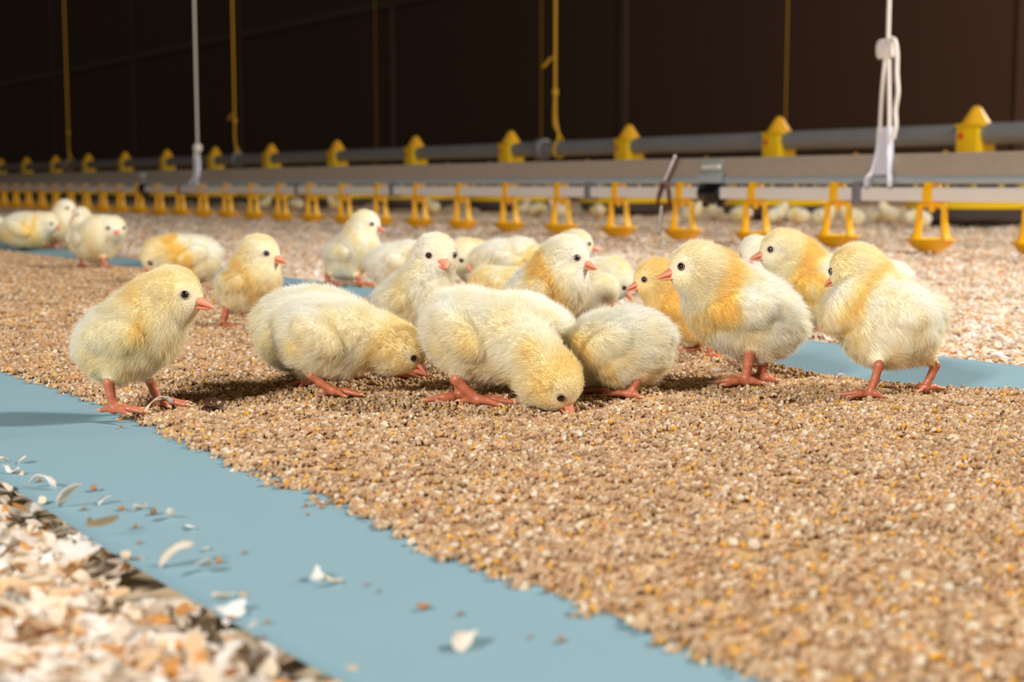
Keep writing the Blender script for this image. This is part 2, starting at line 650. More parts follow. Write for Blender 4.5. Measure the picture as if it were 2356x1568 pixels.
def scatter_litter():
    out = []
    for d0, d1, den, sc in ((.26, .8, 10000, 1.12), (.8, 1.7, 5200, 1.0), (1.7, 3.2, 2300, 1.15), (3.2, 5.5, 1000, 1.5)):
        area = .375 * (d1 ** 2 - d0 ** 2) + .64 * (d1 - d0)
        P, f = frustum_points(int(area * den), d0, d1, RNG)
        x, y = P[:, 0], P[:, 1]
        k = (y < paper_front(x) - .004) | (y > paper_back(x) + .012)
        out.append(np.column_stack([P, litter_z(x, y) + RNG.uniform(.001, .006, len(f)), np.full(len(f), sc) * RNG.uniform(.75, 1.25, len(f))])[k])
    A = np.concatenate(out)
    n = len(A)
    rot = np.column_stack([RNG.normal(size=n) * .14, RNG.normal(size=n) * .14, RNG.uniform(0, 6.283, n)])
    o = instancer('wood_shavings', A[:, :3], rot, A[:, 3], RNG.integers(0, 14, n), FLAK)
    tag(o, 'curled pale wood shavings strewn thickly around the paper', 'shavings', kind='stuff')
    return n


print('granule clusters', scatter_feed(), 'shaving clusters', scatter_litter())

# ------------------------------------------------------------------ the dark long wall
WALL_Y = 10.0


def wall():
    root = empty('wall_back', (0, WALL_Y, 0))
    tag(root, kind='structure')
    base = MB().box(-42, 12, .06, .2, -.3, 5.0).build('backing', M['wall'], root, smooth=False)
    x0 = on_y(905, 300, WALL_Y)[0]
    x1 = on_y(1437, 300, WALL_Y)[0]
    bay = x1 - x0
    pw = bay / 4
    pm = None
    for k in range(-24, 12):
        xa = x0 + k * pw
        if pm is None:
            p = MB().box(.006, pw - .006, 0, .06, -.05, 4.6, .004).build('panel', M['wall'], root, smooth=False)
            pm = p.data
        else:
            p = put(bpy.data.objects.new('panel', pm), root)
        p.location = (xa, 0, 0)
    sm = None
    for k in range(-6, 4):
        xa = x0 + k * bay
        if sm is None:
            p = MB().box(-.055, .055, -.03, 0, -.05, 4.6, .008).build('cover_strip', M['wall_strip'], root, smooth=False)
            sm = p.data
        else:
            p = put(bpy.data.objects.new('cover_strip', sm), root)
        p.location = (xa, 0, 0)
    zb = on_y(700, 50, WALL_Y)[2]
    MB().box(-42, 12, -.06, 0, zb - .06, zb + .06, .01).build('batten', M['wall_strip'], root, smooth=False)


wall()

# ------------------------------------------------------------------ drinker line
PD = 1.925


def drinker_line():
    c = on_y(2145, 447, PD)
    zp = c[2]                                        # pipe centre
    root = empty('drinker_line', (c[0], PD, 0), 'nipple drinker line with grey rail, white pipe and yellow drip cups', 'drinker line')
    X0 = c[0]
    L0, L1 = -12.0, 1.0                              # extent along X relative to the root
    Z = lambda py, px=2145: on_y(px, py, PD)[2]
    zt, zm, zb = Z(352), Z(403), Z(423)
    # aluminium rail: flat web above, round bead below
    MB().box(L0, L1, -.004, .012, zm - .004, zt, .002).build('rail_web', M['alu'], root)
    MB().tube([(L0, 0, (zm + zb) / 2), (L1, 0, (zm + zb) / 2)], (zm - zb) / 2 + .001, 20).build('rail_tube', M['alu_tube'], root)
    MB().box(L0, L1, -.012, .012, zp - .012, zp + .012, .005).build('water_pipe', M['white_plastic'], root)
    # one drip-cup unit: saddle clip, nipple, arched arms, shallow cup
    ztop = zb - zp
    zcup = Z(552) - zp
    zbot = Z(579) - zp
    u = empty_part('drinker', root, (0, 0, zp))
    sad = MB()
    sad.box(-.0095, .0095, -.015, .015, -.0135, .0135, .003)
    sad.box(-.0075, .0075, -.013, .013, .0125, ztop + .004, .002)
    sad.build('saddle', M['yellow'], u)
    npz = Z(488) - zp
    nip = MB()
    nip.lathe([(0, npz), (.0045, npz), (.0052, npz + .004), (.0052, npz + .011), (.009, npz + .012), (.009, -.012), (0, -.012)], seg=16)
    nip.build('nipple', M['yellow'], u)
    arm = MB()
    for s in (-1, 1):
        pts = bez([(s * .002, 0, -.0160), (s * .012, 0, -.0160), (s * .0215, 0, -.0185), (s * .0255, 0, -.026), (s * .0258, 0, -.040), (s * .0265, 0, zcup + .026), (s * .0290, 0, zcup + .010), (s * .0325, 0, zcup - .001), (s * .0350, 0, zcup - .003)], 6)
        n = len(pts)
        arm.tube(pts, [.0052 + .0035 * max(0, (i / n - .55) / .45) for i in range(n)], 10, squash=1.2)
    arm.build('arms', M['yellow'], u)
    cup = MB()
    d = zcup - zbot
    cup.lathe([(0, -d), (.018, -d * .96), (.030, -d * .6), (.038, -.002), (.0425, .001), (.0415, .0025), (.036, .0005), (.027, -d * .45), (.015, -d * .72), (0, -d * .75)], (0, 0, zcup), 36)
    cup.build('drip_cup', M['yellow'], u)
    first = u
    sp = [2145, 1930, 1740, 1575, 1425, 1290, 1170, 1063, 962, 875, 790, 712, 645, 580, 520, 463, 409, 360, 313]
    xs_ = [on_y(p, 430, PD)[0] - X0 for p in sp]
    step = (xs_[0] - xs_[9]) / 9.0
    pos = [step * k for k in (1,)] + [-step * k for k in range(0, 34)]
    kids = list(first.children)
    first.location.x = pos[0]
    for x in pos[1:]:
        e = first.copy(); COL.objects.link(e); e.parent = root; e.location.x = x
        for ch in kids:
            q = ch.copy(); COL.objects.link(q); q.parent = e
    # grey pipe clamps up to the rail
    cm = None
    for px in (1982, 1362, 910, 690, 420):
        x = on_y(px, 440, PD)[0] - X0
        if cm is None:
            o = MB().box(-.010, .010, -.0155, .0155, -.0165, ztop + .003, .003).build('pipe_clamp', M['grey_plastic'], root); cm = o.data
        else:
            o = put(bpy.data.objects.new('pipe_clamp', cm), root)
        o.location = (x, 0, zp)
    # black coupling with fixing plate and screws
    for px in (1641, 333):
        x = on_y(px, 440, PD)[0] - X0
        b = MB()
        b.lathe([(0, -.028), (.0125, -.028), (.0165, -.024), (.0175, -.012), (.0195, -.008), (.0205, 0), (.0195, .008), (.0175, .012), (.0165, .024), (.0125, .028), (0, .028)], seg=24)
        b.v = [(z, y, xx) for (xx, y, z) in b.v]
        b.add([], [])
        for s in (-1, 1):
            b.box(s * .019 - .004, s * .019 + .004, -.006, .006, -.024, -.012, .002)
        b.v = [(p[0] * 1.12, p[1] * 1.15, p[2] * 1.18) for p in b.v]
        o = b.build('coupling', M['black_plastic'], root)
        o.location = (x, 0, zp)
        pl = MB().box(-.030, .030, -.0075, -.004, zm + .001, zt - .004, .001).build('joint_plate', M['plate'], root)
        pl.location = (x + .003, 0, 0)
        MB().box(-.036, .036, -.0165, -.010, zb + .002, zm + .006, .002).build('joint_plate_lip', M['alu_tube'], pl)
        for i in range(4):
            sc = MB().lathe([(0, .005), (.0035, .0045), (.0052, .001), (.0052, 0), (0, 0)], seg=12)
            sc.v = [(a, -c_, b_) for (a, b_, c_) in sc.v]
            so = sc.build('screw', M['white_plastic'], pl)
            so.location = (-.021 + .014 * i, -.0075, zt - .018)
    return root, X0, zp, zt, zm, zb


def empty_part(name, parent, loc):
    o = bpy.data.objects.new(name, None)
    o.empty_display_size = .01
    o.location = Vector(loc)
    return put(o, parent)


DR, DX0, DZP, DZT, DZM, DZB = drinker_line()

# ------------------------------------------------------------------ feeder lines
PFD, PFD2 = 3.29, 7.5


def feeder_line(P, px0, n_right, n_left, label, spacing=.75):
    c = on_y(px0, 308, P)
    ref = on_y(2245, 308, PFD)
    zpipe = ref[2]
    z = lambda py: on_y(2245, py, PFD)[2]
    root = empty('feeder_line', (c[0], P, 0), label, 'feeder line')
    MB().tube([(-n_left * spacing - 1, 0, zpipe), (n_right * spacing + 1, 0, zpipe)], .0285, 24).build('feed_pipe', M['tube_steel'], root)
    u = empty_part('feeder', root, (0, 0, 0))
    zc, zs, zt = z(352), z(289), z(243)
    cap = MB()                                            # house-shaped yellow saddle
    w = .036
    cap.box(-w, w, -.040, .040, zc, zs, .006)
    cap.box(-w - .003, w + .010, -.043, .043, zs - .003, zs + .004, .002)
    k = (zt - zs)
    cone = [(.047, .001), (.042, .08 * k), (.032, .34 * k), (.0215, .64 * k), (.0135, .87 * k), (.008, .97 * k), (0, k)]
    cap.build('saddle', M['yellow2'], u)
    MB().lathe(cone, (0, 0, zs), 24).build('cap', M['yellow3'], u)
    red = MB().box(-.008, .008, -.0415, -.039, zs - .036, zs - .020, .001).build('red_mark', M['red'], u)
    red.location.x = -.018
    tube = MB().lathe([(.032, .13), (.032, zc)], seg=24)
    tube.build('drop_tube', M['yellow2'], u)
    zr = z(463)
    grill = MB()
    for a in range(14):
        an = 2 * math.pi * a / 14
        ca, sa = math.cos(an), math.sin(an)
        grill.tube(bez([(.034 * ca, .034 * sa, .155), (.09 * ca, .09 * sa, .150), (.15 * ca, .15 * sa, .130), (.172 * ca, .172 * sa, zr)], 4), .0035, 6)
    grill.build('grille', M['yellow2'], u)
    rim = MB().lathe([(.170, zr - .002), (.178, zr), (.183, zr - .006), (.181, zr - .018), (.172, zr - .018), (.170, zr - .002)], seg=48)
    rim.build('pan_rim', M['yellow2'], u)
    zp = zr - .018
    zf = -.004
    pan = MB().lathe([(.160, zp), (.176, zp), (.174, zp - .012), (.166, zp - .030), (.150, .030), (.120, .012), (0, .010), (0, .016), (.115, .018), (.145, .036), (.160, zp)], seg=48)
    pan.build('pan', M['pan'], u)
    kids = list(u.children)
    pos = [spacing * k for k in range(-n_left, n_right + 1)]
    u.location.x = pos[0]
    for x in pos[1:]:
        e = u.copy(); COL.objects.link(e); e.parent = root; e.location.x = x
        for ch in kids:
            q = ch.copy(); COL.objects.link(q); q.parent = e
    return root, c[0], zpipe


F1, F1X, FZ = feeder_line(PFD, 2245, 1, 16, 'nearer grey feed pipe with yellow capped feeder pans behind the drinker rail')
F2, F2X, _ = feeder_line(PFD2, 2176, 1, 16, 'farther feeder line whose yellow cap tips just show over the drinker rail')
# pipe couplings on the nearer line
for px in (1247, 545, 150):
    x = on_y(px, 335, PFD)[0] - F1X
    o = MB().tube([(-.024, 0, 0), (-.02, 0, 0), (.02, 0, 0), (.024, 0, 0)], [.030, .040, .040, .030], 24).build('pipe_coupling', M['grey_plastic'], F1)
    o.location = (x, 0, FZ)


# ------------------------------------------------------------------ ropes and cords
def yellow_rope(px_pipe, label, P, fork=.16, tail=None, r=.0048, group=None):
    x = on_y(px_pipe, 335, P)[0]
    root = empty('suspension_rope', (x, P, FZ), label, 'rope', group)
    hf = fork
    MB().tube([(0, 0, hf), (0, 0, 3.4)], r, 8).build('rope', M['cord_yellow'], root)
    lp = bez([(.002, 0, hf + .03), (.012, -.006, hf * .6), (.038, -.012, .045), (.040, -.034, .0), (.036, -.020, -.030), (.030, .010, -.031), (.026, .032, 0), (.012, .015, .05), (-.012, .004, hf * .5), (-.002, 0, hf + .02)], 5)
    MB().tube(lp, r, 8).build('sling', M['cord_yellow'], root)
    kn = MB().lathe([(0, -.016), (.009, -.012), (.0115, 0), (.009, .012), (0, .016)], (0, 0, hf + .015), 12)
    kn.build('knot', M['cord_yellow'], root)
    if tail:
        MB().tube(bez([(0, 0, tail), (-.025, -.004, tail + .004), (-.045, -.006, tail - .012), (-.066, -.01, tail - .026)], 4), r * 1.15, 8).build('rope_end', M['cord_yellow'], root)


yellow_rope(1277, 'bright yellow rope with a stub tail holding the nearer feed pipe, right of centre', PFD, .20, .34)
yellow_rope(541, 'yellow rope with a small knot holding the nearer feed pipe, left of centre', PFD, .20, .25)
yellow_rope(158, 'dim yellow rope farthest left holding the nearer feed pipe', PFD, .22)
yellow_rope(1806, 'faint dark yellow rope on the far feeder line, rightmost of three', PFD2, .2, r=.0030)
yellow_rope(1245, 'faint dark yellow rope on the far feeder line, beside the bright yellow rope', PFD2, .2, r=.0030)
yellow_rope(866, 'faint dark yellow rope on the far feeder line, leftmost of three', PFD2, .2, r=.0030)


def white_cord(px, label, detailed):
    c = on_y(px, 415, PD)
    root = empty('hanging_cord', (c[0], PD, DZM), label, 'cord')
    Z = lambda py: on_y(2040, py, PD)[2] - DZM
    XP = lambda d: d * .00078                    # pixel offset of the photograph at the right-hand cord, in metres along the line
    hk = MB()                                    # white plastic hanger: tapering plate with two flanges and feet on the rail tube
    zt, zb = Z(292), Z(402)
    for s in (-1, 1):
        top, bot = .010, .0185
        pts = [(s * top, -.006, zt), (s * (top + .003), -.006, zt * .5 + zb * .5), (s * bot, -.012, zb + .004), (s * (bot + .006), -.018, zb - .006), (s * (bot + .007), -.018, zb - .020)]
        hk.tube(bez(pts, 4), [.0042] * 17, 8, squash=1.6)
    hk.add([(-.010, -.006, zt), (.010, -.006, zt), (.019, -.011, zb), (-.019, -.011, zb), (-.010, -.003, zt), (.010, -.003, zt), (.019, -.008, zb), (-.019, -.008, zb)],
           [(0, 1, 2, 3), (7, 6, 5, 4), (0, 4, 5, 1), (3, 2, 6, 7), (1, 5, 6, 2), (0, 3, 7, 4)])
    hk.build('hanger', M['clear_plastic'], root)
    zk = Z(112) if detailed else Z(255)
    r = .0034
    MB().tube([(0, -.004, zk), (0, -.004, 3.2)], r, 8).build('cord', M['cord_white'], root)
    sling = MB()
    sling.tube(bez([(.000, -.008, zk), (-.006, -.008, zk * .5 + zt * .5), (-.0085, -.008, zt + .004), (-.006, -.009, zt - .012)], 5), r, 8)
    sling.tube(bez([(.002, -.004, zk), (.005, -.004, zk * .5 + zt * .5), (.0075, -.004, zt + .004), (.006, -.004, zt - .01)], 5), r, 8)
    sling.build('sling', M['cord_white'], root)
    ad = MB()
    if detailed:
        R = .0165
        for (xc, yy) in ((-.016, .0), (.004, -.004)):
            t = MB().lathe([(0, -.009), (R - .002, -.009), (R, -.007), (R, .007), (R - .002, .009), (0, .009)], seg=28)
            t.v = [(z_ + xc, x_ * .4 + yy, y_) for (x_, y_, z_) in t.v]
            ad.add([(p[0], p[1], p[2] + zk) for p in t.v], t.f)
        ad.build('cord_adjuster', M['white_plastic'], root)
        te = bez([(.010, -.008, zk + .016), (.020, -.01, zk + .010), (.025, -.01, zk - .012), (.026, -.01, zk - .045), (.031, -.012, zk - .075), (.025, -.01, zk - .105), (.027, -.01, zk - .130), (.022, -.01, zk - .152)], 6)
        MB().tube(te, r * 1.15, 8).build('loose_end', M['cord_white'], root)
    else:
        ad.lathe([(0, -.016), (.012, -.012), (.0165, 0), (.012, .012), (0, .016)], (0, -.004, zk), 16)
        ad.build('knot', M['cord_white'], root)
        MB().tube(bez([(-.006, -.008, zk), (-.012, -.01, zk - .03), (-.013, -.01, zk - .075)], 5), r * 1.2, 8).build('loose_end', M['cord_white'], root)


white_cord(2038, 'white cord with round adjuster and loose end holding the drinker rail, at right', True)
white_cord(459, 'white knotted cord holding the drinker rail, at left', False)


def chain():
    """the short chain with a brown strap hanging over the rail"""
    c = on_y(1553, 415, PD)
    root = empty('rail_chain', (c[0], PD, DZM), 'silver bead chain with brown strap hung over the drinker rail', 'chain')
    q = lambda px, py: np.array([on_y(px, py, PD)[0] - c[0], -.022, on_y(px, py, PD)[2] - DZM])
    for a, b, n in ((q(1572, 362), q(1548, 418), 9), (q(1541, 478), q(1535, 532), 8)):
        for i in range(n):
            p = a + (b - a) * i / (n - 1)
            t = MB().lathe([(0, -.0052), (.003, -.0042), (.0042, 0), (.003, .0042), (0, .0052)], tuple(p), 10)
            t.build('link', M['chrome'], root)
    st = MB()
    st.tube(bez([q(1548, 416), q(1536, 445), q(1531, 480)], 5), .003, 8, squash=1.5)
    st.tube(bez([q(1551, 416), q(1557, 445), q(1560, 478)], 5), .003, 8, squash=1.5)
    st.tube(bez([q(1531, 474), q(1545, 470), q(1560, 476)], 5), .0026, 8)
    st.build('strap', M['brown'], root)


chain()

# ------------------------------------------------------------------ chicks
def sd_ell(P, c, ax, r):
    q = (P - c) @ np.array(ax).T
    r = np.asarray(r, float)
    k0 = np.linalg.norm(q / r, axis=-1)
    k1 = np.linalg.norm(q / r ** 2, axis=-1)
    return k0 * (k0 - 1.0) / np.maximum(k1, 1e-9)


def sd_cone(P, a, b, ra, rb):
    ba = b - a
    h = np.clip(((P - a) @ ba) / max(ba.dot(ba), 1e-12), 0, 1)
    return np.linalg.norm(P - a - h[..., None] * ba, axis=-1) - (ra + (rb - ra) * h)


def smin(a, b, k):
    h = np.clip(.5 + .5 * (b - a) / k, 0, 1)
    return b + (a - b) * h - k * h * (1 - h)


def sdf_mesh(fn, lo, hi, vox):
    n = np.ceil((hi - lo) / vox).astype(int) + 1
    ax = [lo[i] + vox * np.arange(n[i]) for i in range(3)]
    G = np.stack(np.meshgrid(*ax, indexing='ij'), -1)
    d = fn(G.reshape(-1, 3)).reshape(n).astype(np.float32)
    g = vdb.FloatGrid(float(10 * vox))
    g.copyFromArray(d)
    out = g.convertToQuads(0.0)
    v, q = out[0], out[1]
    v = v * vox + lo
    p = v[q]
    c = np.cross(p[:, 2] - p[:, 0], p[:, 3] - p[:, 1])
    e = 1e-4
    mid = p.mean(1)
    nn = c / np.maximum(np.linalg.norm(c, axis=1, keepdims=True), 1e-12)
    if (fn(mid + nn * e) - fn(mid - nn * e)).mean() < 0:
        q = q[:, ::-1]
    return v, np.ascontiguousarray(q)


def frame(yaw, pitch):
    a, b = math.radians(yaw), math.radians(pitch)
    f0 = math.cos(a) * RT + math.sin(a) * FW
    s = np.cross(UP, f0)
    f = f0 * math.cos(b) + UP * math.sin(b)
    return f, s, np.cross(f, s)


CREAM = np.array([.985, .972, .90])
YELLOW = np.array([.985, .82, .40])
AMBER = np.array([.985, .68, .15])
N_COLOR = Noise(45, 21)
N_CURL = [Noise(110, 31), Noise(110, 32), Noise(110, 33)]
FLUFF = .0034


def leg_mesh(K, A, yaw, root, s=1.0, B=None):
    """scaled shank from the hock K to the foot A, three front toes and a hind toe, with claws"""
    r = .0024 * s
    f, sd, _ = frame(yaw, 0)
    prims = [(K + unit(B - K) * .010, K, .0023 * s, .0029 * s), (K, K * .6 + A * .4, .0030 * s, r), (K * .6 + A * .4, A + UP * .0022, r, .0026 * s)]
    claws = []
    A2 = A + UP * .0015
    for ang, ln in ((0, .0165), (36, .0135), (-36, .0135), (172, .0075)):
        a = math.radians(ang)
        d = f * math.cos(a) + sd * math.sin(a)
        mid = A2 + d * ln * s * .5 + UP * .0009
        tip = A2 + d * ln * s - UP * .0004
        prims += [(A2 + UP * .0006, mid, .0021 * s, .0017 * s), (mid, tip, .0017 * s, .0012 * s)]
        claws.append((tip, tip + d * .0022 * s + UP * .0003, tip + d * .0042 * s - UP * .0006))

    def fn(P):
        d = None
        for a, b, ra, rb in prims:
            q = sd_cone(P, a, b, ra, rb)
            d = q if d is None else smin(d, q, .0012)
        return d
    pts = np.array([p for a, b, _, _ in prims for p in (a, b)])
    v, q = sdf_mesh(fn, pts.min(0) - .005, pts.max(0) + .005, .00062 * max(1, s))
    o = mesh_obj('leg', v, q, M['leg'], root)
    for c in claws:
        MB().tube(c, [.0009 * s, .0007 * s, .0002 * s], 6).build('claw', M['claw'], o)


def chick(label, g, b, L, H, yaw, pitch, head, hr, hyaw, hpitch, legs=None, n=16000, W=None, bdd=0, yel=.2, collar=.5, hyel=.3,
          wing=.5, group=None, wings_out=0.0, closed=False, wing_at=None, thick=.46, vox=.0015, seed=0):
    D = on_z(*g, .003).dot(FW)
    mpp = D / FPX
    L, H, hr = L * mpp, H * mpp, hr * mpp
    W = H * .97 if W is None else W * mpp
    B = at_depth(b[0], b[1], D + bdd * mpp)
    hd = at_depth(head[0], head[1], D + (head[2] if len(head) > 2 else 0) * mpp)
    f, s, u = frame(yaw, pitch)
    hf, hs, hu = frame(hyaw, hpitch)
    O = np.array([B[0], B[1], 0.003])
    root = empty('chick', O, label, 'chick', group)
    B = B - O
    hd = hd - O
    sz = L / .030
    fl = FLUFF * min(1.0, sz)
    Lc, Wc, Hc = L - fl, W - fl, H - fl
    hc = hr - fl * .62
    # legs
    LG = []
    if legs is None:
        for sg in (-1, 1):
            ft = B + s * sg * W * .42 + f * L * .05
            ft = np.array([ft[0], ft[1], .0012])
            LG.append((ft + UP * .018 - f * .006, ft, yaw + sg * 10))
    else:
        for lg in legs:
            ft = on_z(lg[2], lg[3], .0035)
            K = at_depth(lg[0], lg[1], ft.dot(FW))
            LG.append((K - O, ft - O, lg[4] if len(lg) > 4 else yaw))
    ax = np.array([f, s, u])
    hax = np.array([hf, hs, hu])
    N0 = B + f * L * .48 + u * H * .22
    neck_r = min(Hc * .74, hc * 1.06)
    HK = [k for k, _, _ in LG]
    nm = N0 * .5 + hd * .5 - hf * hr * .12
    wings = []
    for sg in (-1, 1):
        wf = unit(f * 1.0 - u * .42 + s * sg * wings_out)
        wu = unit(u - wf * u.dot(wf))
        ws = np.cross(wu, wf)
        wings.append((B + f * L * .02 + s * sg * (W * .87 + wings_out * W * .25) + u * H * (.10 - .1 * wings_out), np.array([wf, ws, wu])))
    if wing_at is not None:
        wf = unit(f * .25 - u * .85 + s * .45); wu = unit(f - wf * f.dot(wf)); 
        wings[1] = (at_depth(wing_at[0], wing_at[1], D + wing_at[2] * mpp) - O, np.array([wf, np.cross(wu, wf), wu]))
    thigh = []
    for K, A, yw in LG:
        sg = 1 if (K - B).dot(s) > 0 else -1
        thigh.append((B - f * L * .08 + s * sg * W * .42 - u * H * .35, K + unit(B - K) * .0018))

    def body_only(P):
        d = sd_ell(P, B, ax, (Lc, Wc, Hc))
        d = smin(d, sd_ell(P, B - f * L * .40 - u * H * .08, ax, (Lc * .60, Wc * .84, Hc * .84)), .008)
        d = smin(d, sd_ell(P, B + f * L * .40 + u * H * .03, ax, (Lc * .58, Wc * .80, Hc * .82)), .008)
        d = smin(d, sd_cone(P, B - f * L * .78 + u * H * .18, B - f * L * 1.02 + u * H * .12, Hc * .24, Hc * .08), .010)
        for a, K in thigh:
            d = smin(d, sd_cone(P, a, K, Hc * thick, .0027), .007)
        for c, wa in wings:
            d = smin(d, sd_ell(P, c, wa, (Lc * .60, Wc * .30, Hc * .42)), .0018) if wing_at is None or c is not wings[1][0] else smin(d, sd_ell(P, c, wa, (70 * mpp, 38 * mpp, 48 * mpp)), .0065)
        return d

    def head_only(P):
        d = sd_ell(P, hd, hax, (hc * 1.05, hc * .93, hc * .97))
        d = smin(d, sd_ell(P, hd + hf * hc * .34 - hu * hc * .20, hax, (hc * .62, hc * .62, hc * .58)), .004)
        return d

    def neck_only(P):
        d = sd_cone(P, N0, nm, neck_r * 1.12, neck_r)
        d = smin(d, np.linalg.norm(P - (hd - hu * hr * .38 - hf * hr * .05 + unit(N0 - hd) * hr * .25), axis=-1) - hc * .86, .005)
        d = smin(d, np.linalg.norm(P - (hd - hf * hr * .35 + unit(N0 - hd) * hr * .35), axis=-1) - hc * .86, .005)
        return smin(d, sd_cone(P, nm, hd - hf * hr * .1, neck_r, hc * .9), .004)

    def fn(P):
        d = smin(body_only(P), neck_only(P), .007)
        return smin(d, head_only(P), .0035)
    pts = np.array([B - f * L * 1.1, B + f * L * 1.1, B + u * H, B - u * H, B + s * W * 1.2, B - s * W * 1.2, hd] + [k for _, k in thigh])
    lo = np.minimum(pts.min(0), hd - hr) - .006
    hi = np.maximum(pts.max(0), hd + hr) + .006
    v, q = sdf_mesh(fn, lo, hi, vox)

    er = hr * .132
    eyes = []
    for sg in (-1, 1):
        dr = unit(hf * .76 + hs * sg * .64 + hu * .17)
        lo_, hi_ = hr * .4, hr * 1.3
        for _ in range(24):
            mid = .5 * (lo_ + hi_)
            if fn((hd + dr * mid)[None])[0] < 0: lo_ = mid
            else: hi_ = mid
        eyes.append((hd + dr * (lo_ - er * .34), sg))

    # pigment: cream down with yellow and amber patches
    rs = np.random.default_rng(1000 + seed)
    off = rs.uniform(-5, 5, 3)

    def pigment(P, nrm):
        w = P - B
        x, y, z = w @ f / L, w @ s / W, w @ u / H
        hl = np.linalg.norm(P - hd, axis=1) / hr
        onhead = np.clip(1.7 - 1.0 * hl, 0, 1)
        nz = N_COLOR(P + off)
        ny = np.clip(nz, -1, 1)
        mk = yel + .22 * ny - .34 * np.clip(z, 0, 1) * np.clip(.7 - x, 0, 1) + .26 * np.clip(-z, 0, 1)
        dn = unit(unit(N0 - hd) - .75 * hf)
        t = (P - hd) @ dn / hr
        side = np.clip(.75 - .7 * ((P - hd) @ hf / hr), 0, 1.15)
        mk = mk + collar * np.exp(-((t - .80 - .22 * ny) / .43) ** 2) * side * (hl < 2.6)
        mk = mk + wing * .55 * np.exp(-(((x - .30) / .26) ** 2 + ((z - .02) / .6) ** 2)) * np.clip(np.abs(y) * 1.6, 0, 1)
        mk = mk + wing * .6 * np.exp(-(((x + .35) / .25) ** 2 + ((z + .30) / .3) ** 2))
        face = np.clip((P - hd) @ hf / hr + .2, 0, 1)
        onhead = onhead * (1 - np.exp(-((t - .85) / .45) ** 2) * .8)
        mk = mk * (1 - onhead) + onhead * (hyel + .15 * ny - .25 * face * hyel + .2 * hyel * np.clip((P - hd) @ hu / hr, 0, 1))
        mk = np.clip(mk, 0, 1.6)[:, None]
        c = CREAM + (YELLOW - CREAM) * np.clip(mk, 0, 1)
        c = c + (AMBER - c) * np.clip(1.1 * (mk - .72), 0, 1)
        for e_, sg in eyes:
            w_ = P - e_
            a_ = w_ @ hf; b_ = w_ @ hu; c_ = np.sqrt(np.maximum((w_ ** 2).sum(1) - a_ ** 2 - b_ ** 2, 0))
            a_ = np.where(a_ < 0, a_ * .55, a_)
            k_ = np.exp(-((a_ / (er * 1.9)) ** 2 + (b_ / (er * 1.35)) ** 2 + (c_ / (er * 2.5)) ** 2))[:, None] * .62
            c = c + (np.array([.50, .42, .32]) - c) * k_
        return c
    body = mesh_obj('body', v, q, M['skin'], root, colors=pigment(v, None) * np.array([.98, .95, .88]))
    nv = np.zeros((len(v), 3))
    body.data.vertex_normals.foreach_get  # noqa (normals are read below)
    buf = np.empty(len(v) * 3, np.float32)
    body.data.vertex_normals.foreach_get('vector', buf)
    nv = buf.reshape(-1, 3).astype(float)

    # face
    EY = []
    for pe, sg in eyes:
        dr = unit(hf * .76 + hs * sg * .64 + hu * .17)
        EY.append(pe)
        ga = np.cross(hu, dr); ga = unit(ga); gb = np.cross(dr, ga)
        if not closed:
            e = MB().lathe([(er * math.sin(a), er * math.cos(a)) for a in np.linspace(0, math.pi, 11)], seg=18)
            eo = e.build('eye', M['eye'], root)
            eo.location = Vector(pe)
            ring = []
            for k in range(20):
                an = 2 * math.pi * k / 20
                ring.append(dr * er * .52 + er * .93 * (math.cos(an) * ga * 1.08 + math.sin(an) * gb * .98))
            ring.append(ring[0])
            MB().tube(ring, er * .15, 8, cap=False).build('eyelid', M['lid'], eo)
        else:
            V = [pe + dr * er * .62 + ga * er * t * 1.1 - gb * er * (.25 - .3 * t * t) for t in np.linspace(-1, 1, 9)]
            eo = MB().tube(V, er * .16, 8).build('eye', M['lid'], root)
    bl = hr * .63
    base = hd + hf * hr * .75 - hu * hr * .15
    bd = unit(hf - hu * .10)
    bu = unit(hu - bd * hu.dot(bd)); bs = np.cross(bu, bd)

    def loft(sec):
        V, F = [], []
        ns = 14
        for x_, w_, zt_, zb_ in sec:
            for k in range(ns):
                an = 2 * math.pi * k / ns
                cz = math.sin(an)
                V.append(base + bd * x_ * bl + bs * math.cos(an) * w_ * hr + bu * ((zt_ if cz > 0 else -zb_) * cz * 1.0 if False else ((zt_ + zb_) / 2 + (zt_ - zb_) / 2 * cz)) * hr)
        for i in range(len(sec) - 1):
            for k in range(ns):
                k2 = (k + 1) % ns
                F.append((i * ns + k, i * ns + k2, (i + 1) * ns + k2, (i + 1) * ns + k))
        F.append(tuple((len(sec) - 1) * ns + k for k in range(ns)))
        return MB().add(V, F)
    bk = loft([(-.30, .33, .36, -.03), (-.05, .315, .32, -.035), (.2, .26, .235, -.035), (.45, .195, .175, -.035), (.72, .12, .105, -.05), (.9, .06, .045, -.065), (.98, .03, -.005, -.08), (1.0, .012, -.04, -.075)]).build('beak', M['beak'], root, angle=80)
    loft([(-.30, .33, -.035, -.18), (-.05, .30, -.04, -.175), (.25, .225, -.045, -.165), (.55, .14, -.05, -.145), (.78, .07, -.06, -.115), (.88, .015, -.07, -.085)]).build('lower_beak', M['beak'], bk, angle=80)
    for sg in (-1, 1):
        c = base + bd * bl * .20 + bu * hr * .17 + bs * sg * hr * .13
        nb = MB().lathe([(hr * .075 * math.sin(a), hr * .055 * math.cos(a)) for a in np.linspace(0, math.pi, 7)], tuple(c), 10)
        nb.build('nostril_flap', M['beak'], bk)
    for K, A, yw in LG:
        leg_mesh(K, A, yw, root, max(.85, min(1.15, sz)), B)

    # down strands, combed from the beak to the tail
    tri = np.concatenate([q[:, [0, 1, 2]], q[:, [0, 2, 3]]])
    pa, pb, pc = v[tri[:, 0]], v[tri[:, 1]], v[tri[:, 2]]
